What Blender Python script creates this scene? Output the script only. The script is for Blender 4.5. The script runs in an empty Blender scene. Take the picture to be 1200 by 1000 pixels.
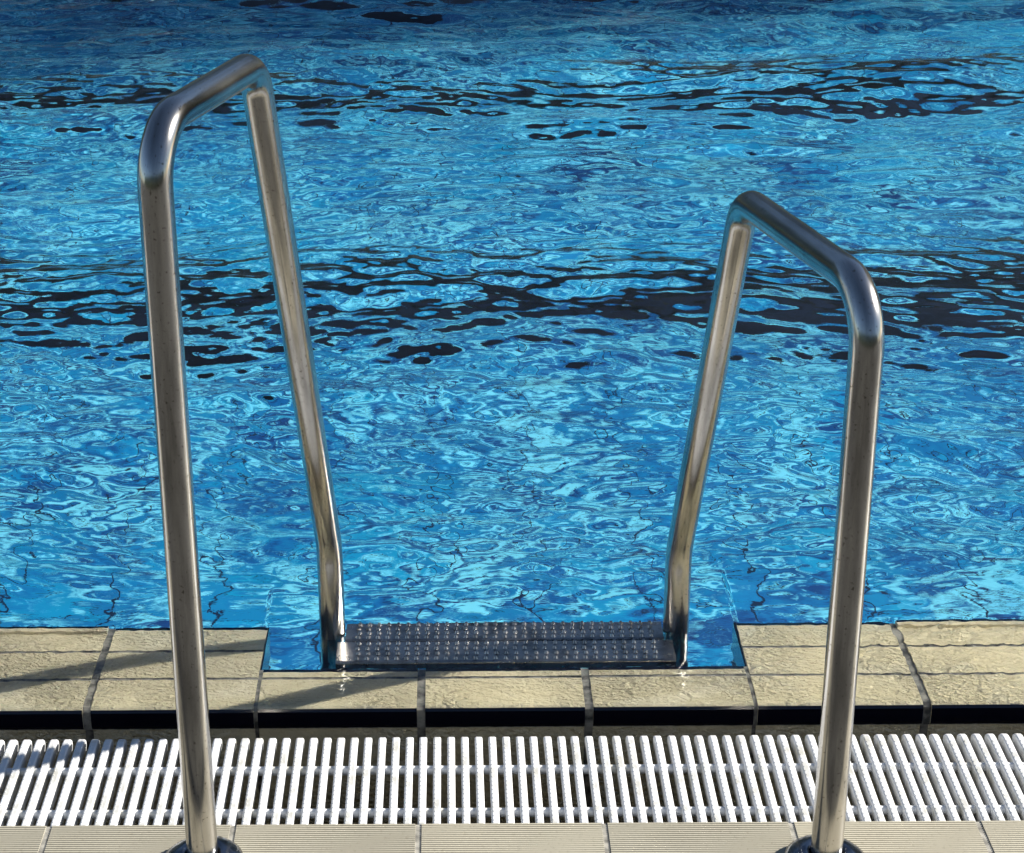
import bpy, bmesh, math, random
import numpy as np
from mathutils import Vector, Matrix

random.seed(4)
rng = np.random.default_rng(11)
SC = bpy.context.scene
COL = SC.collection
rad = math.radians

# ------------------------------------------------------------------ camera
W, H = 1200.0, 1000.0
cam_d = bpy.data.cameras.new('camera')
cam = bpy.data.objects.new('camera', cam_d)
COL.objects.link(cam)
CX0, CH, PITCH, YAW, ROLL, F, CXP = 0.0507, 1.5378, 0.4056, -0.0230, -0.0187, 2303.0, 481.4
fwd = Vector((math.sin(YAW) * math.cos(PITCH), math.cos(YAW) * math.cos(PITCH), -math.sin(PITCH)))
rt = Vector((math.cos(YAW), -math.sin(YAW), 0))
up = rt.cross(fwd)
rt2 = rt * math.cos(ROLL) + up * math.sin(ROLL)
up2 = up * math.cos(ROLL) - rt * math.sin(ROLL)
m = Matrix((rt2, up2, -fwd)).transposed().to_4x4()
m.translation = Vector((CX0, 0, CH))
cam.matrix_world = m
cam_d.sensor_width = 36.0
cam_d.lens = F / W * 36.0
cam_d.shift_x = (W / 2 - CXP) / W
cam_d.clip_start = 0.05
cam_d.clip_end = 500
SC.camera = cam

# ------------------------------------------------------------------ light
SUN_D = Vector((-1.85, -0.43, -1.0)).normalized()      # the way the light travels
SUN_EL = math.asin(-SUN_D.z)
SUN_AZ = math.atan2(-SUN_D.x, -SUN_D.y)                # clockwise from +Y
world = bpy.data.worlds.new('World')
SC.world = world
world.use_nodes = True
wn = world.node_tree
wn.nodes.clear()
sky = wn.nodes.new('ShaderNodeTexSky')
sky.sky_type = 'NISHITA'
sky.sun_disc = False
sky.sun_elevation = SUN_EL
sky.sun_rotation = SUN_AZ
sky.air_density = 0.85
sky.dust_density = 0.3
sky.ozone_density = 2.0
bg = wn.nodes.new('ShaderNodeBackground')
bg.inputs['Strength'].default_value = 0.05
wo = wn.nodes.new('ShaderNodeOutputWorld')
wn.links.new(sky.outputs[0], bg.inputs['Color'])
wn.links.new(bg.outputs[0], wo.inputs['Surface'])

sun_d = bpy.data.lights.new('sun', 'SUN')
sun_d.energy = 5.0
sun_d.angle = rad(0.5)
sun_d.color = (1.0, 0.95, 0.86)
sun = bpy.data.objects.new('sun', sun_d)
sun.rotation_euler = SUN_D.to_track_quat('-Z', 'Y').to_euler()
sun.location = (6, 1, 6)
COL.objects.link(sun)
SC.view_settings.view_transform = 'Standard'
SC.view_settings.look = 'None'
SC.view_settings.exposure = 1.2
SC.view_settings.gamma = 1.0
SC.cycles.blur_glossy = 0.3          # lets sunlight reach the pool floor through the rippled surface
SC.cycles.max_bounces = 10

# ------------------------------------------------------------------ helpers
def mat(name):
    m_ = bpy.data.materials.new(name)
    m_.use_nodes = True
    nt = m_.node_tree
    nt.nodes.clear()
    out = nt.nodes.new('ShaderNodeOutputMaterial')
    return m_, nt, out

def N(nt, t, **kw):
    n = nt.nodes.new(t)
    for k, v in kw.items():
        if k in ('operation', 'blend_type', 'data_type', 'noise_dimensions', 'feature', 'distance', 'bands_direction', 'wave_type', 'mode', 'voronoi_dimensions'):
            setattr(n, k, v)
        else:
            n.inputs[k.replace('_', ' ')].default_value = v
    return n

def L(nt, a, b):
    nt.links.new(a, b)

def principled(nt, out, color=(0.5, 0.5, 0.5), rough=0.5, metal=0.0, spec=0.5):
    p = nt.nodes.new('ShaderNodeBsdfPrincipled')
    p.inputs['Base Color'].default_value = (*color, 1)
    p.inputs['Roughness'].default_value = rough
    p.inputs['Metallic'].default_value = metal
    p.inputs['Specular IOR Level'].default_value = spec
    L(nt, p.outputs[0], out.inputs['Surface'])
    return p

def ramp(nt, stops):
    r = nt.nodes.new('ShaderNodeValToRGB')
    e = r.color_ramp.elements
    while len(e) < len(stops):
        e.new(0.5)
    for i, (pos, c) in enumerate(stops):
        e[i].position = pos
        e[i].color = (*c, 1) if len(c) == 3 else c
    return r

def coords(nt, scale=(1, 1, 1), rot=(0, 0, 0)):
    tc = nt.nodes.new('ShaderNodeTexCoord')
    mp = nt.nodes.new('ShaderNodeMapping')
    mp.inputs['Scale'].default_value = scale
    mp.inputs['Rotation'].default_value = rot
    L(nt, tc.outputs['Object'], mp.inputs['Vector'])
    return mp.outputs[0]

def noise(nt, vec, scale, detail=4, rough=0.55, dist=0.0):
    n = nt.nodes.new('ShaderNodeTexNoise')
    n.inputs['Scale'].default_value = scale
    n.inputs['Detail'].default_value = detail
    n.inputs['Roughness'].default_value = rough
    n.inputs['Distortion'].default_value = dist
    L(nt, vec, n.inputs['Vector'])
    return n.outputs['Fac']

def mix(nt, fac, a, b, mode='MIX'):
    n = nt.nodes.new('ShaderNodeMix')
    n.data_type = 'RGBA'
    n.blend_type = mode
    for k, v in ((0, fac), (6, a), (7, b)):
        if isinstance(v, (int, float)):
            n.inputs[k].default_value = v
        elif isinstance(v, tuple):
            n.inputs[k].default_value = (*v, 1)
        else:
            L(nt, v, n.inputs[k])
    return n.outputs[2]

def bump(nt, height, strength, dist, p):
    b = nt.nodes.new('ShaderNodeBump')
    b.inputs['Strength'].default_value = strength
    b.inputs['Distance'].default_value = dist
    L(nt, height, b.inputs['Height'])
    L(nt, b.outputs[0], p.inputs['Normal'])
    return b

def link_mesh(name, me, material, parent=None, smooth=False):
    o = bpy.data.objects.new(name, me)
    COL.objects.link(o)
    if material is not None:
        for mm in (material if isinstance(material, (list, tuple)) else [material]):
            me.materials.append(mm)
    if smooth:
        me.polygons.foreach_set('use_smooth', [True] * len(me.polygons))
    if parent is not None:
        o.parent = parent
    return o

def from_bm(name, bm, material, parent=None, smooth=False):
    me = bpy.data.meshes.new(name)
    bmesh.ops.recalc_face_normals(bm, faces=bm.faces)
    bm.to_mesh(me)
    bm.free()
    return link_mesh(name, me, material, parent, smooth)

def box(bm, x0, x1, y0, y1, z0, z1, mi=0):
    v = [bm.verts.new(p) for p in ((x0, y0, z0), (x1, y0, z0), (x1, y1, z0), (x0, y1, z0),
                                   (x0, y0, z1), (x1, y0, z1), (x1, y1, z1), (x0, y1, z1))]
    for f in ((0, 3, 2, 1), (4, 5, 6, 7), (0, 1, 5, 4), (1, 2, 6, 5), (2, 3, 7, 6), (3, 0, 4, 7)):
        fa = bm.faces.new([v[i] for i in f])
        fa.material_index = mi

def extrude_x(bm, prof, x0, x1, mis=None, cap=True):
    """closed profile in (y, z), swept from x0 to x1"""
    a = [bm.verts.new((x0, y, z)) for y, z in prof]
    b = [bm.verts.new((x1, y, z)) for y, z in prof]
    n = len(prof)
    for i in range(n):
        j = (i + 1) % n
        f = bm.faces.new((a[i], a[j], b[j], b[i]))
        if mis:
            f.material_index = mis[i]
    if cap:
        bm.faces.new(a)
        bm.faces.new(b[::-1])

def structure(o):
    o['kind'] = 'structure'
    return o

# ------------------------------------------------------------------ key distances
T = 0.25            # tile pitch
Y_DECK = 2.2236     # near edge of the channel
Y_GR0, Y_GR1 = 2.229, 2.456
Y_C0 = 2.519        # near edge of the coping
Y_REC = 2.6345      # pool edge inside the recess
Y_C1 = 2.776        # pool edge
X_R0, X_R1 = -T, 2 * T
POOL_X0, POOL_X1 = -14.0, 14.0
POOL_Y1 = 15.0
DEPTH = 1.35
GA, GB = 2.604, 2.692       # grooves along the coping

# ------------------------------------------------------------------ materials
# beige unglazed stoneware
def tile_mat(name, base, dark, rough, relief=0.0):
    m_, nt, out = mat(name)
    p = principled(nt, out, base, rough, 0, 0.5)
    v = coords(nt)
    n1 = noise(nt, v, 9, 5)
    n2 = noise(nt, v, 170, 3)
    tcx = nt.nodes.new('ShaderNodeSeparateXYZ')
    L(nt, v, tcx.inputs[0])
    # each tile has its own shade
    fx = N(nt, 'ShaderNodeMath', operation='FLOOR')
    dv = N(nt, 'ShaderNodeMath', operation='DIVIDE')
    L(nt, tcx.outputs[0], dv.inputs[0]); dv.inputs[1].default_value = T
    L(nt, dv.outputs[0], fx.inputs[0])
    wn_ = nt.nodes.new('ShaderNodeTexWhiteNoise'); wn_.noise_dimensions = '1D'
    L(nt, fx.outputs[0], wn_.inputs['W'])
    r1 = ramp(nt, [(0.25, dark), (0.7, base)])
    L(nt, n1, r1.inputs[0])
    c = mix(nt, 0.35, r1.outputs[0], base)
    r2 = ramp(nt, [(0.0, (0.86, 0.86, 0.86)), (1.0, (1.08, 1.07, 1.05))])
    L(nt, wn_.outputs['Value'], r2.inputs[0])
    c = mix(nt, 1.0, c, r2.outputs[0], 'MULTIPLY')
    r3 = ramp(nt, [(0.30, (0.72, 0.70, 0.66)), (0.42, (1, 1, 1))])
    L(nt, n2, r3.inputs[0])
    c = mix(nt, 0.6, c, r3.outputs[0], 'MULTIPLY')
    L(nt, c, p.inputs['Base Color'])
    if relief:
        # hammered anti-slip relief, worn smooth in places, plus lighter patches
        w1 = noise(nt, coords(nt, (0.75, 1.0, 1.0)), 150, 2, 0.5, 0.5)
        w3 = noise(nt, coords(nt, (0.6, 1.0, 1.0)), 38, 2, 0.5, 2.5)
        w2 = noise(nt, coords(nt), 4.3, 2)
        rg = ramp(nt, [(0.38, (0.18,) * 3), (0.64, (1.0,) * 3)]); L(nt, w2, rg.inputs[0])
        ad = N(nt, 'ShaderNodeMath', operation='ADD'); L(nt, w1, ad.inputs[0]); L(nt, w3, ad.inputs[1])
        mu = N(nt, 'ShaderNodeMath', operation='MULTIPLY'); L(nt, ad.outputs[0], mu.inputs[0]); L(nt, rg.outputs[0], mu.inputs[1])
        bump(nt, mu.outputs[0], 1.0, relief, p)
        st = noise(nt, coords(nt, (0.6, 1.0, 1.0)), 14, 3, 0.5, 0.5)
        rs = ramp(nt, [(0.54, (0, 0, 0)), (0.70, (0.5,) * 3)]); L(nt, st, rs.inputs[0])
        c = mix(nt, rs.outputs[0], c, (0.72, 0.66, 0.50))
        L(nt, c, p.inputs['Base Color'])
    else:
        bump(nt, n2, 0.25, 0.001, p)
    return m_

M_TILE = tile_mat('beige_stoneware', (0.68, 0.60, 0.40), (0.56, 0.485, 0.31), 0.22, 0.012)
M_DECK = tile_mat('ribbed_stoneware', (0.47, 0.44, 0.35), (0.38, 0.35, 0.275), 0.6)
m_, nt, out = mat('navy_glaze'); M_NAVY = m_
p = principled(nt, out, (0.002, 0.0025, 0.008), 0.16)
m_, nt, out = mat('cement_joint'); M_GROUT = m_
p = principled(nt, out, (0.12, 0.115, 0.10), 0.8)
v = coords(nt); n_ = noise(nt, v, 60, 5)
r = ramp(nt, [(0.36, (0.045, 0.043, 0.038)), (0.62, (0.26, 0.245, 0.21))]); L(nt, n_, r.inputs[0]); L(nt, r.outputs[0], p.inputs['Base Color'])
bump(nt, n_, 0.5, 0.002, p)
m_, nt, out = mat('deck_cement'); M_DJOINT = m_
p = principled(nt, out, (0.3, 0.29, 0.25), 0.8)
n_ = noise(nt, coords(nt), 70, 5); r = ramp(nt, [(0.35, (0.13, 0.125, 0.11)), (0.6, (0.36, 0.345, 0.30))]); L(nt, n_, r.inputs[0]); L(nt, r.outputs[0], p.inputs['Base Color'])
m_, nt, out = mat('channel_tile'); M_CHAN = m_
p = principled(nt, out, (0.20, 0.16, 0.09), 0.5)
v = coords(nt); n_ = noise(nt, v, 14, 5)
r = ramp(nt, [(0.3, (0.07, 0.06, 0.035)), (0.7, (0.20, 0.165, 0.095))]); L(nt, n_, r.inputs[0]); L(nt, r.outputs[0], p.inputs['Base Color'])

# white plastic
m_, nt, out = mat('white_plastic'); M_PLASTIC = m_
p = principled(nt, out, (0.78, 0.79, 0.80), 0.38)
v = coords(nt); n_ = noise(nt, v, 30, 5)
r = ramp(nt, [(0.28, (0.45, 0.44, 0.39)), (0.5, (0.64, 0.65, 0.66))]); L(nt, n_, r.inputs[0]); L(nt, r.outputs[0], p.inputs['Base Color'])
n2 = noise(nt, v, 260, 2); bump(nt, n2, 0.15, 0.0005, p)

obj_coords = coords
# stainless steel, brushed, with water stains
def steel(name, base, rough, tube=False):
    m_, nt, out = mat(name)
    p = principled(nt, out, base, rough, 1.0)
    def coords(nt_, scale=(1, 1, 1)):
        if not tube:
            return obj_coords(nt_, scale)
        at = nt_.nodes.new('ShaderNodeAttribute'); at.attribute_name = 'along'
        mp = nt_.nodes.new('ShaderNodeMapping'); mp.inputs['Scale'].default_value = scale
        L(nt_, at.outputs['Vector'], mp.inputs['Vector'])
        return mp.outputs[0]
    v = coords(nt, (1, 1, 0.12)); n1 = noise(nt, v, 34, 6, 0.62)
    v2 = coords(nt, (1, 1, 1)); n2 = noise(nt, v2, 210, 3)
    n3 = noise(nt, v2, 7, 4)
    r = ramp(nt, [(0.38, tuple(c * 0.6 for c in base)), (0.54, base)]); L(nt, n1, r.inputs[0])
    r2 = ramp(nt, [(0.31, (0.25, 0.22, 0.18)), (0.37, (1, 1, 1))]); L(nt, n2, r2.inputs[0])
    L(nt, mix(nt, 0.7, r.outputs[0], r2.outputs[0], 'MULTIPLY'), p.inputs['Base Color'])
    rr = ramp(nt, [(0.3, (rough * 0.75,) * 3), (0.7, (rough * 1.35,) * 3)]); L(nt, n3, rr.inputs[0])
    L(nt, rr.outputs[0], p.inputs['Roughness'])
    n4 = noise(nt, coords(nt, (1, 1, 0.05)), 500, 2)
    bump(nt, n4, 0.06, 0.0006, p)
    return m_
M_STEEL = steel('brushed_steel', (0.47, 0.455, 0.43), 0.18, True)
M_STEP = steel('step_steel', (0.38, 0.365, 0.345), 0.26)
m_, nt, out = mat('dark_flange_steel'); M_FLANGE = m_
p = principled(nt, out, (0.20, 0.21, 0.23), 0.22, 1.0)
n_ = noise(nt, coords(nt), 60, 5); r = ramp(nt, [(0.35, (0.10, 0.11, 0.13)), (0.65, (0.30, 0.31, 0.33))]); L(nt, n_, r.inputs[0]); L(nt, r.outputs[0], p.inputs['Base Color'])

# pool floor: small blue mosaic with darker joints and painted caustic blotches
def pool_tile(name, light, mid, dark, caustic=(0.20, 0.76, 0.92), caustic_amt=0.9):
    m_, nt, out = mat(name)
    p = principled(nt, out, mid, 0.6, 0, 0.2)
    v = coords(nt)
    br = nt.nodes.new('ShaderNodeTexBrick')
    br.offset = 0.0
    br.inputs['Scale'].default_value = 1.0
    br.inputs['Brick Width'].default_value = 0.25
    br.inputs['Row Height'].default_value = 0.125
    br.inputs['Mortar Size'].default_value = 0.004
    br.inputs['Mortar Smooth'].default_value = 0.2
    br.inputs['Bias'].default_value = 0.0
    br.inputs['Color1'].default_value = (*light, 1)
    br.inputs['Color2'].default_value = (*mid, 1)
    br.inputs['Mortar'].default_value = (*dark, 1)
    L(nt, v, br.inputs['Vector'])
    # bright and dark sun caustics painted into the floor colour
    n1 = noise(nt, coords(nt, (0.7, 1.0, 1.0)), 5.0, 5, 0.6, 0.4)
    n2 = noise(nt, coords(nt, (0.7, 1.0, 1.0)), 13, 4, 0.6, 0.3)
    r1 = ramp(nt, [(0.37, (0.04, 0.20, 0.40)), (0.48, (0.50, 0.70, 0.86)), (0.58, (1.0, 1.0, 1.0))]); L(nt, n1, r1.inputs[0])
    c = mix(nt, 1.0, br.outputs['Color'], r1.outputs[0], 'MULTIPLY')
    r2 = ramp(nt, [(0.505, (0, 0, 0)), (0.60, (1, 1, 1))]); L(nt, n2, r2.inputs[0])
    mm_ = N(nt, 'ShaderNodeMath', operation='MULTIPLY'); L(nt, r2.outputs[0], mm_.inputs[0]); mm_.inputs[1].default_value = caustic_amt
    c = mix(nt, mm_.outputs[0], c, caustic)
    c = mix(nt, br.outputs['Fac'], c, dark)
    L(nt, c, p.inputs['Base Color'])
    return m_
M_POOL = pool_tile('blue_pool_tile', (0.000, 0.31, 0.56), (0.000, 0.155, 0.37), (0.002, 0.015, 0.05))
M_LANE = pool_tile('navy_lane_tile', (0.0015, 0.002, 0.006), (0.001, 0.0015, 0.005), (0.001, 0.001, 0.002), (0.01, 0.02, 0.05), 0.3)

# water
m_, nt, out = mat('water'); M_WATER = m_
gl = nt.nodes.new('ShaderNodeBsdfGlass')
gl.inputs['IOR'].default_value = 1.333
gl.inputs['Roughness'].default_value = 0.0
gl.inputs['Color'].default_value = (0.97, 0.99, 1.0, 1)
v = coords(nt, (0.30, 1.0, 1.0))
na = noise(nt, v, 34, 4, 0.6, 0.4)
nb = noise(nt, coords(nt), 2.2, 3)
rb_ = ramp(nt, [(0.35, (0.25,) * 3), (0.65, (1.0,) * 3)]); L(nt, nb, rb_.inputs[0])
mu = N(nt, 'ShaderNodeMath', operation='MULTIPLY'); L(nt, na, mu.inputs[0]); L(nt, rb_.outputs[0], mu.inputs[1])
bump(nt, mu.outputs[0], 0.15, 0.005, gl)
L(nt, gl.outputs[0], out.inputs['Surface'])

# ------------------------------------------------------------------ setting: deck
bm = bmesh.new()
# ribbed deck tiles near the channel; ribs are real ridges in the front row
tile_rows = 1
jw = 0.0085
for i in range(-8, 9):
    x0, x1 = i * T + jw / 2, (i + 1) * T - jw / 2
    y1 = Y_DECK
    y0 = y1 - T + jw
    prof = [(y1, -0.02), (y1, -0.0006)]
    n = 54
    for k in range(n):
        ya = y1 - 0.001 - (y1 - y0 - 0.002) * k / n
        yb = y1 - 0.001 - (y1 - y0 - 0.002) * (k + 0.55) / n
        yc = y1 - 0.001 - (y1 - y0 - 0.002) * (k + 0.62) / n
        yd = y1 - 0.001 - (y1 - y0 - 0.002) * (k + 0.95) / n
        prof += [(ya, 0.0), (yb, 0.0), (yc, -0.0009), (yd, -0.0009)]
    prof += [(y0, -0.001), (y0, -0.02)]
    extrude_x(bm, prof, x0, x1)
deck_row = structure(from_bm('deck_tiles', bm, M_DECK))
bm = bmesh.new()
box(bm, -30, 30, Y_DECK - T + 0.004, Y_DECK - 0.0006, -0.03, -0.0016)
structure(from_bm('deck_joint', bm, M_DJOINT))

# plain paved deck behind the camera and all around (large sheets)
m_, nt, out = mat('deck_paving'); M_PAVE = m_
p = principled(nt, out, (0.42, 0.38, 0.30), 0.6)
v = coords(nt)
br = nt.nodes.new('ShaderNodeTexBrick'); br.offset = 0.0
br.inputs['Scale'].default_value = 1.0
br.inputs['Brick Width'].default_value = T; br.inputs['Row Height'].default_value = T
br.inputs['Mortar Size'].default_value = 0.005
br.inputs['Color1'].default_value = (0.12, 0.115, 0.10, 1); br.inputs['Color2'].default_value = (0.09, 0.086, 0.078, 1)
br.inputs['Mortar'].default_value = (0.03, 0.03, 0.028, 1)
L(nt, v, br.inputs['Vector'])
n1 = noise(nt, v, 1.3, 6); r1 = ramp(nt, [(0.3, (0.7, 0.7, 0.7)), (0.65, (1, 1, 1))]); L(nt, n1, r1.inputs[0])
L(nt, mix(nt, 1.0, br.outputs['Color'], r1.outputs[0], 'MULTIPLY'), p.inputs['Base Color'])
bm = bmesh.new()
box(bm, -30, 30, -8, Y_DECK - T + 0.0035, -0.03, 0.0)
box(bm, -30, 30, POOL_Y1 + 0.02, POOL_Y1 + 8, -0.03, 0.02)
box(bm, -30, POOL_X0 - 0.02, Y_C1, POOL_Y1 + 0.015, -0.03, 0.02)
box(bm, POOL_X1 + 0.02, 30, Y_C1, POOL_Y1 + 0.015, -0.03, 0.02)
structure(from_bm('deck', bm, M_PAVE))

# ------------------------------------------------------------------ setting: overflow channel
bm = bmesh.new()
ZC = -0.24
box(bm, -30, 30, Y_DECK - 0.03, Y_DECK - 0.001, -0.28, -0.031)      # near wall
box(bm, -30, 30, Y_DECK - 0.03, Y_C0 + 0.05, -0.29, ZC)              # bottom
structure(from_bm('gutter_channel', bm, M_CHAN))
# navy edge strip along the deck side that carries the grating
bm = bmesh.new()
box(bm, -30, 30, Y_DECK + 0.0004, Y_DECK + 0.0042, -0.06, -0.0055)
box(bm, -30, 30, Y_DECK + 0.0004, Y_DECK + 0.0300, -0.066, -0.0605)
structure(from_bm('gutter_edge', bm, M_NAVY))

# ------------------------------------------------------------------ setting: coping
bm = bmesh.new()
CJ = 0.0125                     # joint between stones
ZF = 0.0                        # front top
def zc(y):                      # gentle fall towards the pool
    t = (y - Y_C0) / (Y_C1 - Y_C0)
    return ZF - 0.010 * t * t

def coping_stone(x0, x1, yback, lip):
    a, b = x0 + CJ / 2, x1 - CJ / 2
    if x0 < X_R0 + 1e-6 and abs(x1 - X_R0) < 1e-6:
        b = x1
    if abs(x0 - X_R1) < 1e-6:
        a = x0
    prof = []; mi = []
    def add(y, z, m0):
        prof.append((y, z)); mi.append(m0)
    # lower riser, glazed nose, top rows with grooves, lip, navy drip edge, back
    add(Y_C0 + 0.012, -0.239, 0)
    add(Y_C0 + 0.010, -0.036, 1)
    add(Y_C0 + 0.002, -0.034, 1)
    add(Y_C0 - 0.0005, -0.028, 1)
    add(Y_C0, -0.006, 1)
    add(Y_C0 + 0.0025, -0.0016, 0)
    add(Y_C0 + 0.006, zc(Y_C0), 0)
    for g in (GA, GB):
        if g < yback - 0.02:
            add(g - 0.0032, zc(g), 2); add(g - 0.0020, zc(g) - 0.0022, 2); add(g + 0.0020, zc(g) - 0.0022, 2); add(g + 0.0032, zc(g), 0)
    if lip:
        add(yback - 0.0225, zc(yback), 0)
        add(yback - 0.0205, zc(yback) + 0.0085, 0)
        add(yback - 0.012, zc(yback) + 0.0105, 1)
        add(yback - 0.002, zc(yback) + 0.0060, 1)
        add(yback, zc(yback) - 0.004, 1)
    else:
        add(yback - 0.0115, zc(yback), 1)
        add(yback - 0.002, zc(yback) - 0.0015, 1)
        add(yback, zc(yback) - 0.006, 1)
    add(yback, -0.12, 0)
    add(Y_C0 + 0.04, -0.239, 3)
    extrude_x(bm, prof, a, b, mi)

for i in range(-30, 31):
    x0, x1 = i * T, (i + 1) * T
    rec = X_R0 - 1e-6 <= x0 and x1 <= X_R1 + 1e-6
    coping_stone(x0, x1, Y_REC if rec else Y_C1, lip=(i < -2 or i >= 3))
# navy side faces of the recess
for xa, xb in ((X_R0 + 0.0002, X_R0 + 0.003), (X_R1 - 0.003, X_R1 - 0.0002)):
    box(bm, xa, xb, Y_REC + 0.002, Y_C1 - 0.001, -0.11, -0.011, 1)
coping = structure(from_bm('pool_coping', bm, [M_TILE, M_NAVY, M_GROUT, M_CHAN]))
bm = bmesh.new()
def gr_prof(yb):
    return [(Y_C0 + 0.014, -0.2385), (Y_C0 + 0.012, -0.040), (Y_C0 + 0.0035, -0.036), (Y_C0 + 0.0035, -0.006), (Y_C0 + 0.009, -0.0018),
            (yb - 0.003, zc(yb) - 0.0022), (yb - 0.0012, zc(yb) - 0.005), (yb - 0.0012, -0.118), (yb - 0.03, -0.154)]
extrude_x(bm, gr_prof(Y_C1), -7.6, X_R0 - 0.004)
extrude_x(bm, gr_prof(Y_REC), X_R0 - 0.004, X_R1 + 0.004)
extrude_x(bm, gr_prof(Y_C1), X_R1 + 0.004, 7.7)
coping_joint = structure(from_bm('coping_joint', bm, M_GROUT))

# ------------------------------------------------------------------ setting: pool basin
bm = bmesh.new()
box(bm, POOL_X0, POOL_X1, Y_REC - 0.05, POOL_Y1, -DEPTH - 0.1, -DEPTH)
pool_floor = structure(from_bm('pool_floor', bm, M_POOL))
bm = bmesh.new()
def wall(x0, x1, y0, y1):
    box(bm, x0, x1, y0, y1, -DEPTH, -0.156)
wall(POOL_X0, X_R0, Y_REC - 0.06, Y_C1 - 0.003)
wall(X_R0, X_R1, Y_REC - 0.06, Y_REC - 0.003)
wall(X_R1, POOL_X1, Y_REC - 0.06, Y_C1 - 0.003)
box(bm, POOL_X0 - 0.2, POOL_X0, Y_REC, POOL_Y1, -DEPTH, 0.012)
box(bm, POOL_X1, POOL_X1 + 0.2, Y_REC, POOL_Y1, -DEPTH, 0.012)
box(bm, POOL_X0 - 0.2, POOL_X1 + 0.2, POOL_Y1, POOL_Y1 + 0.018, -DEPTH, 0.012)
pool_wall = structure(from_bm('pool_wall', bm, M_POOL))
lanes = []
for yl in (5.70, 7.85, 10.0, 12.15):
    bm = bmesh.new()
    box(bm, POOL_X0 + 0.02, POOL_X1 - 0.02, yl - 0.165, yl + 0.165, -DEPTH, -DEPTH + 0.004)
    lanes.append(structure(from_bm('lane_marking', bm, M_LANE)))

# ------------------------------------------------------------------ out-of-view hedges, added for dark reflections and far shade
m_, nt, out = mat('hedge_leaf'); M_LEAF = m_
p = principled(nt, out, (0.03, 0.06, 0.018), 0.6)
n_ = noise(nt, coords(nt), 3.0, 4); r = ramp(nt, [(0.35, (0.018, 0.036, 0.010)), (0.65, (0.055, 0.095, 0.028))]); L(nt, n_, r.inputs[0]); L(nt, r.outputs[0], p.inputs['Base Color'])
def added_hedge(x0, x1, y0, y1, h, n, label):
    nl = n
    P = np.stack([rng.uniform(x0, x1, nl), rng.uniform(y0, y1, nl), rng.uniform(0.02, h, nl)], -1)
    P[:, 2] *= 1 + 0.05 * np.sin(P[:, 0] * 1.7) + 0.04 * np.sin(P[:, 0] * 4.1 + 1)
    a = rng.normal(size=(nl, 3)); a /= np.linalg.norm(a, axis=1)[:, None]
    b = np.cross(a, rng.normal(size=(nl, 3))); b /= np.linalg.norm(b, axis=1)[:, None]
    s_ = rng.uniform(0.09, 0.20, nl)[:, None]
    V = np.stack([P - a * s_, P - b * s_ * 0.5, P + a * s_, P + b * s_ * 0.5], 1).reshape(-1, 3)
    me_ = bpy.data.meshes.new('added_hedge')
    me_.from_pydata(V.tolist(), [], np.arange(nl * 4).reshape(-1, 4).tolist())
    o_ = link_mesh('added_hedge', me_, M_LEAF)
    o_['label'] = label; o_['category'] = 'added_hedge'
    return o_
added_hedge(-22, 22, POOL_Y1 + 4.0, POOL_Y1 + 5.2, 7.5, 52000, 'tall dark green hedging added out of view beyond the pool for the water to reflect')
added_hedge(-16, 16, -6.9, -6.0, 2.6, 16000, 'low dark green hedging added out of view on the deck side for the steel to reflect')

added_hedge(15.2, 17.0, 12.5, 24.0, 11.5, 42000, 'very tall dark green hedging added out of view at the far right to shade the water')  # unseen, put here to shade the far water

# ------------------------------------------------------------------ water surface
def axis(segs):
    out_ = []
    for a, b, s0, s1 in segs:
        x = a; Lx = b - a
        while x < b - 1e-9:
            out_.append(x)
            t = (x - a) / Lx
            x += s0 + (s1 - s0) * t
    out_.append(segs[-1][1])
    return np.array(out_)
ZW = 0.006
Y_W0 = Y_C0 + 0.004
xs = axis([(POOL_X0, -2.4, 0.25, 0.012), (-2.4, -0.95, 0.012, 0.004), (-0.95, 1.05, 0.004, 0.004), (1.05, 2.6, 0.004, 0.012), (2.6, POOL_X1, 0.012, 0.25)])
ys = axis([(Y_W0, 2.80, 0.0022, 0.0022), (2.80, 4.5, 0.004, 0.009), (4.5, 9.0, 0.009, 0.025), (9.0, POOL_Y1, 0.025, 0.12)])
X, Y = np.meshgrid(xs, ys)

def waves(X, Y, lams, slopes, dirs, seed, warp=0.0):
    r_ = np.random.default_rng(seed)
    Z = np.zeros_like(X)
    if warp:
        wx = warp * (np.sin(2.1 * X + 1.3 * Y + 1) + np.sin(-1.7 * X + 2.9 * Y + 3) + 0.5 * np.sin(5.3 * X + 4.1 * Y))
        wy = warp * (np.sin(1.6 * X - 2.2 * Y + 2) + np.sin(2.8 * X + 1.1 * Y + 5) + 0.5 * np.sin(4.7 * X - 5.2 * Y))
    else:
        wx = wy = 0
    for lam, sl in zip(lams, slopes):
        th = r_.normal(dirs[0], dirs[1])
        k = 2 * math.pi / lam
        ph = r_.uniform(0, 2 * math.pi)
        s = np.sin(k * (math.cos(th) * (X + wx) + math.sin(th) * (Y + wy)) + ph)
        Z += sl / k * (s - 0.28 * np.cos(2 * np.arcsin(np.clip(s, -1, 1))))
    return Z
lam = np.geomspace(0.055, 1.0, 60)
r0 = np.random.default_rng(5)
lam = lam * r0.uniform(0.9, 1.1, lam.size)
sl = 0.026 * np.where(lam < 0.22, 1.08, 0.58)
big = waves(X, Y, lam, sl, (math.pi / 2, 0.50), 21, 0.05)
farb = waves(X, Y, np.geomspace(0.35, 1.6, 22), 0.028 * np.ones(22), (math.pi / 2, 0.35), 33, 0.05)
lamf = np.geomspace(0.028, 0.11, 26)
fine = waves(X, Y, lamf, 0.017 * np.ones(lamf.size), (math.pi / 2, 0.55), 8, 0.015)
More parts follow.
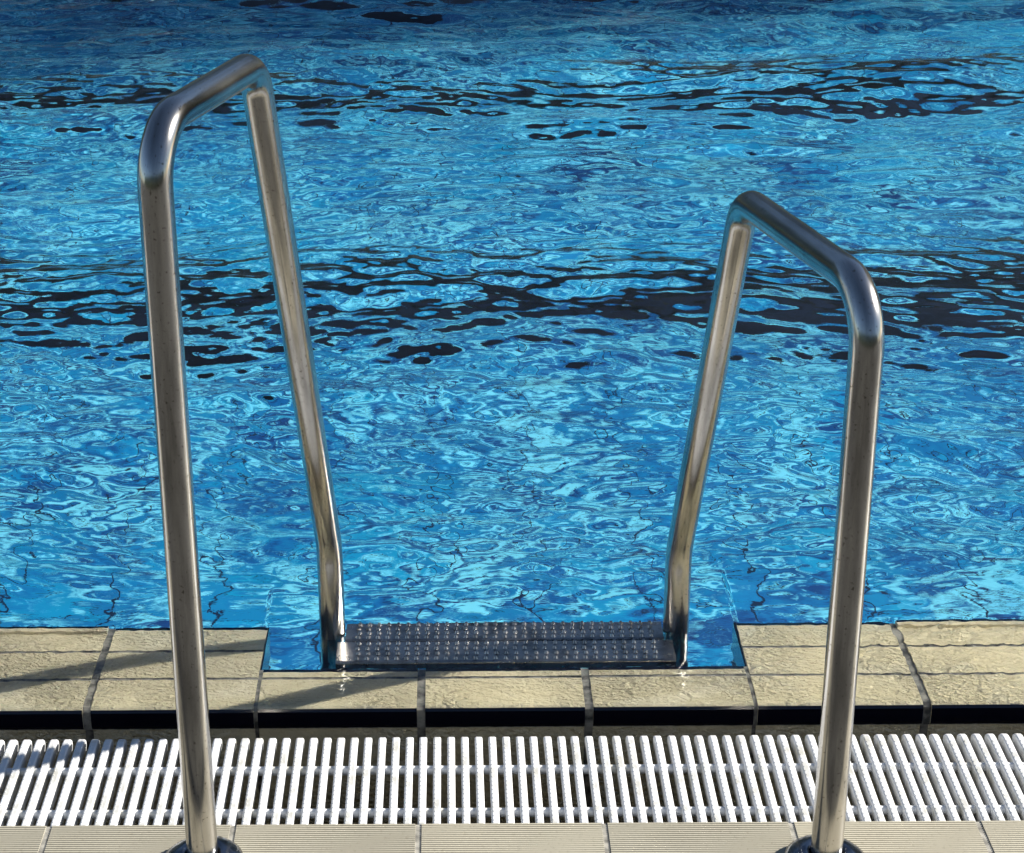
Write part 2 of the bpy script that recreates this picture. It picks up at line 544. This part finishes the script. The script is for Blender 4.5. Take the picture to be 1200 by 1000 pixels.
# patches of calmer and rougher water
patch = 0.5 + 0.5 * np.sin(1.9 * X + 0.7 * Y + 0.8 * np.sin(1.3 * Y)) * np.sin(1.1 * X - 1.6 * Y + 2)
def sstep(a, b, x):
    t = np.clip((x - a) / (b - a), 0, 1)
    return t * t * (3 - 2 * t)
openw = np.where((X > X_R0) & (X < X_R1), sstep(Y_REC, Y_REC + 0.35, Y), sstep(Y_C1 - 0.02, Y_C1 + 0.30, Y))
Zp = farb * sstep(4.6, 7.5, Y) + (0.10 + 0.90 * openw) * big + fine * (0.35 + 0.65 * patch) * (0.35 + 0.65 * openw)
# thin film over the coping: small capillary rings
lamc = np.geomspace(0.010, 0.045, 30)
film = waves(X, Y, lamc, 0.06 * np.ones(lamc.size), (math.pi / 2, 2.2), 14, 0.01)
rough_r = 0.25 + 0.9 * sstep(0.55, 0.75, X) * sstep(2.55, 2.60, Y) + 0.35 * sstep(-0.3, -0.5, X)
on_cop = 1 - np.where((X > X_R0) & (X < X_R1), sstep(Y_REC - 0.01, Y_REC + 0.02, Y), sstep(Y_C1 - 0.03, Y_C1, Y))
Z = ZW + Zp + film * on_cop * rough_r
cz = -0.010 * ((Y - Y_C0) / (Y_C1 - Y_C0)) ** 2
Z = np.where(on_cop > 0.5, np.maximum(Z, cz + 0.0012), Z)
front = sstep(Y_C0 + 0.045 + 0.025 * (np.sin(9 * X) * np.sin(4 * X + 1) + 0.4 * np.sin(31 * X)), Y_C0 + 0.004, Y)
Z = Z * (1 - front) + (cz + 0.0012) * front
nx, ny = len(xs), len(ys)
co = np.stack([X, Y, Z], -1).reshape(-1, 3)
idx = np.arange(nx * ny).reshape(ny, nx)
q = np.stack([idx[:-1, :-1], idx[:-1, 1:], idx[1:, 1:], idx[1:, :-1]], -1).reshape(-1, 4)
me = bpy.data.meshes.new('water')
me.vertices.add(len(co)); me.vertices.foreach_set('co', co.ravel())
me.loops.add(q.size); me.loops.foreach_set('vertex_index', q.ravel())
me.polygons.add(len(q)); me.polygons.foreach_set('loop_start', np.arange(0, q.size, 4)); me.polygons.foreach_set('loop_total', np.full(len(q), 4))
me.update(calc_edges=True)
water = structure(link_mesh('water', me, M_WATER, smooth=True))
print('water verts', nx, ny, nx * ny)


# ------------------------------------------------------------------ tube sweep
def sweep(path, r, seg=40, close=True):
    bm = bmesh.new()
    lay = bm.verts.layers.float_vector.new('along')      # unrolled coordinates for the brushed grain
    P = [Vector(p) for p in path]
    n = len(P)
    tan = []
    for i in range(n):
        a = P[max(i - 1, 0)]; b = P[min(i + 1, n - 1)]
        tan.append((b - a).normalized())
    ref = Vector((1, 0, 0)) if abs(tan[0].x) < 0.9 else Vector((0, 1, 0))
    u = (ref - tan[0] * ref.dot(tan[0])).normalized()
    rings = []
    for i in range(n):
        u = (u - tan[i] * u.dot(tan[i])).normalized()
        w = tan[i].cross(u)
        rings.append([bm.verts.new(P[i] + (u * math.cos(2 * math.pi * k / seg) + w * math.sin(2 * math.pi * k / seg)) * r) for k in range(seg)])
    for i in range(n - 1):
        for k in range(seg):
            bm.faces.new((rings[i][k], rings[i][(k + 1) % seg], rings[i + 1][(k + 1) % seg], rings[i + 1][k]))
    bm.faces.new(rings[0][::-1]); bm.faces.new(rings[-1])
    s_ = 0.0
    for i in range(n):
        if i:
            s_ += (P[i] - P[i - 1]).length
        for k in range(seg):
            a_ = 2 * math.pi * k / seg
            rings[i][k][lay] = Vector((math.cos(a_) * r, math.sin(a_) * r, s_))
    return bm

def fillet(pts, radii, steps=14):
    out_ = [Vector(pts[0])]
    for i in range(1, len(pts) - 1):
        p0, p1, p2 = (Vector(q_) for q_ in pts[i - 1:i + 2])
        a = (p0 - p1).normalized(); b = (p2 - p1).normalized()
        ang = a.angle(b)
        d = radii[i - 1] / math.tan(ang / 2)
        s, e = p1 + a * d, p1 + b * d
        c = p1 + (a + b).normalized() * (radii[i - 1] / math.sin(ang / 2))
        v0, v1 = s - c, e - c
        tot = v0.angle(v1)
        for k in range(steps + 1):
            t = k / steps
            vv = v0 * math.sin((1 - t) * tot) / math.sin(tot) + v1 * math.sin(t * tot) / math.sin(tot)
            out_.append(c + vv)
    out_.append(Vector(pts[-1]))
    # refine the straight runs
    res = [out_[0]]
    for a, b in zip(out_[:-1], out_[1:]):
        n = max(1, int((b - a).length / 0.05))
        for k in range(1, n + 1):
            res.append(a.lerp(b, k / n))
    return res

TR = 0.0203
ladder = bpy.data.objects.new('pool_ladder', None)
COL.objects.link(ladder)
ladder.location = (0.128, 2.5, 0)
ladder['label'] = 'stainless steel pool ladder with two splayed tubular handrails of unequal height and a studded step'
ladder['category'] = 'pool ladder'
LO = Vector(ladder.location)

Y_LEG = 2.737
def handrail(fx, fy, hx, tx, ty, kx, kz, label, hb=None):
    pts = [(fx, fy, -0.05), (fx, fy, hx), (tx, ty, hb or hx), (kx, Y_LEG, kz), (kx, Y_LEG, -0.95)]
    path = [p_ - LO for p_ in fillet(pts, (0.072, 0.056, 0.16))]
    o = from_bm('handrail', sweep(path, TR), M_STEEL, ladder, smooth=True)
    o['label'] = label
    # domed flange on the deck
    bm = bmesh.new()
    prof = [(TR + 0.0006, -0.004), (0.053, -0.004), (0.054, 0.001), (0.0525, 0.007), (0.046, 0.013), (0.036, 0.0175), (0.0275, 0.0195), (0.0245, 0.0190), (TR + 0.0006, 0.0165)]
    seg = 56
    rings = [[bm.verts.new((fx + r_ * math.cos(2 * math.pi * k / seg) - LO.x, fy + r_ * math.sin(2 * math.pi * k / seg) - LO.y, z + 0.004)) for k in range(seg)] for r_, z in prof]
    for a, b in zip(rings, rings[1:] + rings[:1]):
        for k in range(seg):
            bm.faces.new((a[k], a[(k + 1) % seg], b[(k + 1) % seg], b[k]))
    from_bm('flange', bm, M_FLANGE, o, smooth=True)
    return o
hl = handrail(-0.2803, 2.130, 0.988, -0.1972, 2.4688, -0.1425, 0.160, 'taller handrail', 0.979)
hr = handrail(0.5290, 2.125, 0.788, 0.4465, 2.552, 0.401, 0.146, 'shorter handrail', 0.768)

# studded steps
def step(z, y0, y1, x0, x1):
    bm = bmesh.new()
    ym = y0 + (y1 - y0) * 0.535
    for k, (a, b, xa, xb) in enumerate(((y0, ym - 0.0012, x0 - 0.012, x1 + 0.012), (ym + 0.0012, y1, x0, x1))):
        # pressed tray with rolled-down edges
        e = 0.004
        prof = [(a, z - 0.022), (a, z - 0.004), (a + 0.0012, z - 0.0012), (a + e, z), (b - e, z), (b - 0.0012, z - 0.0012), (b, z - 0.004), (b, z - 0.022), (b - 0.002, z - 0.022), (b - 0.002, z - 0.005), (a + 0.002, z - 0.005), (a + 0.002, z - 0.022)]
        extrude_x(bm, [(y_ - LO.y, z_) for y_, z_ in prof], xa - LO.x, xb - LO.x)
        ncol = 31
        for r_ in range(4):
            yy = a + (b - a) * (r_ + 0.62) / 4.25
            for c_ in range(ncol):
                xx = x0 + 0.020 + (x1 - x0 - 0.040) * (c_ + (0.0 if r_ % 2 == 0 else 0.12)) / (ncol - 1)
                cx_, cy_ = xx - LO.x, yy - LO.y
                rb, rt_ = 0.0043, 0.0024
                seg = 10
                a0 = [bm.verts.new((cx_ + rb * math.cos(2 * math.pi * k_ / seg), cy_ + rb * math.sin(2 * math.pi * k_ / seg), z - 0.0002)) for k_ in range(seg)]
                a1 = [bm.verts.new((cx_ + rt_ * math.cos(2 * math.pi * k_ / seg), cy_ + rt_ * math.sin(2 * math.pi * k_ / seg), z + 0.0038)) for k_ in range(seg)]
                for k_ in range(seg):
                    bm.faces.new((a0[k_], a0[(k_ + 1) % seg], a1[(k_ + 1) % seg], a1[k_]))
                bm.faces.new(a1)
    return from_bm('step', bm, M_STEP, ladder)
step(0.0085, 2.641, 2.766, -0.121, 0.380)
step(-0.27, 2.70, 2.78, -0.121, 0.380)
step(-0.55, 2.70, 2.78, -0.121, 0.380)

# ------------------------------------------------------------------ grating
gr = bpy.data.objects.new('gutter_grating', None)
COL.objects.link(gr)
gr.location = (0.125, 2.336, -0.03)
gr['label'] = 'white plastic slatted grating lying over the overflow channel between deck and pool edge'
gr['category'] = 'grating'
GO = Vector(gr.location)
bm = bmesh.new()
PS = 0.0200
zt = -0.0045
for i in range(-150, 160):
    xc = 0.0042 + i * PS
    hw = 0.0055
    # slat: rounded section in x-z, extruded along y, rounded down at both ends
    sec = [(-hw * 0.72, -0.024), (-hw, -0.012), (-hw, -0.0022), (-hw + 0.0007, -0.0007), (-hw + 0.0022, 0), (hw - 0.0022, 0), (hw - 0.0007, -0.0007), (hw, -0.0022), (hw, -0.012), (hw * 0.72, -0.024)]
    stations = [(Y_GR0, -0.0016), (Y_GR0 + 0.0015, -0.0003), (Y_GR0 + 0.004, 0), (Y_GR1 - 0.020, 0), (Y_GR1 - 0.012, -0.0008), (Y_GR1 - 0.005, -0.0030), (Y_GR1, -0.0075)]
    jx = random.uniform(-0.0004, 0.0004)
    rings = [[bm.verts.new((xc + jx + sx - GO.x, yy - GO.y, zt + sz * (1 + dz * 30) + dz - GO.z)) for sx, sz in sec] for yy, dz in stations]
    for a, b in zip(rings, rings[1:]):
        for k in range(len(sec)):
            kk = (k + 1) % len(sec)
            bm.faces.new((a[k], a[kk], b[kk], b[k]))
    bm.faces.new(rings[0][::-1]); bm.faces.new(rings[-1])
    # little anti-slip studs along the left edge of each slat
    if -60 < i < 75:
        yy = Y_GR0 + 0.008
        while yy < Y_GR1 - 0.024:
            cx_, cy_, cz_ = xc + jx - 0.0026 - GO.x, yy - GO.y, zt - GO.z
            s = 0.0014
            b0 = [bm.verts.new((cx_ + dx * s, cy_ + dy * s, cz_ - 0.0001)) for dx, dy in ((-1, -1), (1, -1), (1, 1), (-1, 1))]
            tp = bm.verts.new((cx_, cy_ , cz_ + 0.0018))
            for k in range(4):
                bm.faces.new((b0[k], b0[(k + 1) % 4], tp))
            yy += 0.0105
sl_o = from_bm('slats', bm, M_PLASTIC, gr)
for yc_ in (2.3755, 2.270):
    path = [Vector((x_, yc_, zt - 0.0105)) - GO for x_ in np.linspace(-3.0, 3.2, 60)]
    from_bm('crossbar', sweep(path, 0.0066, 20), M_PLASTIC, gr, smooth=True)
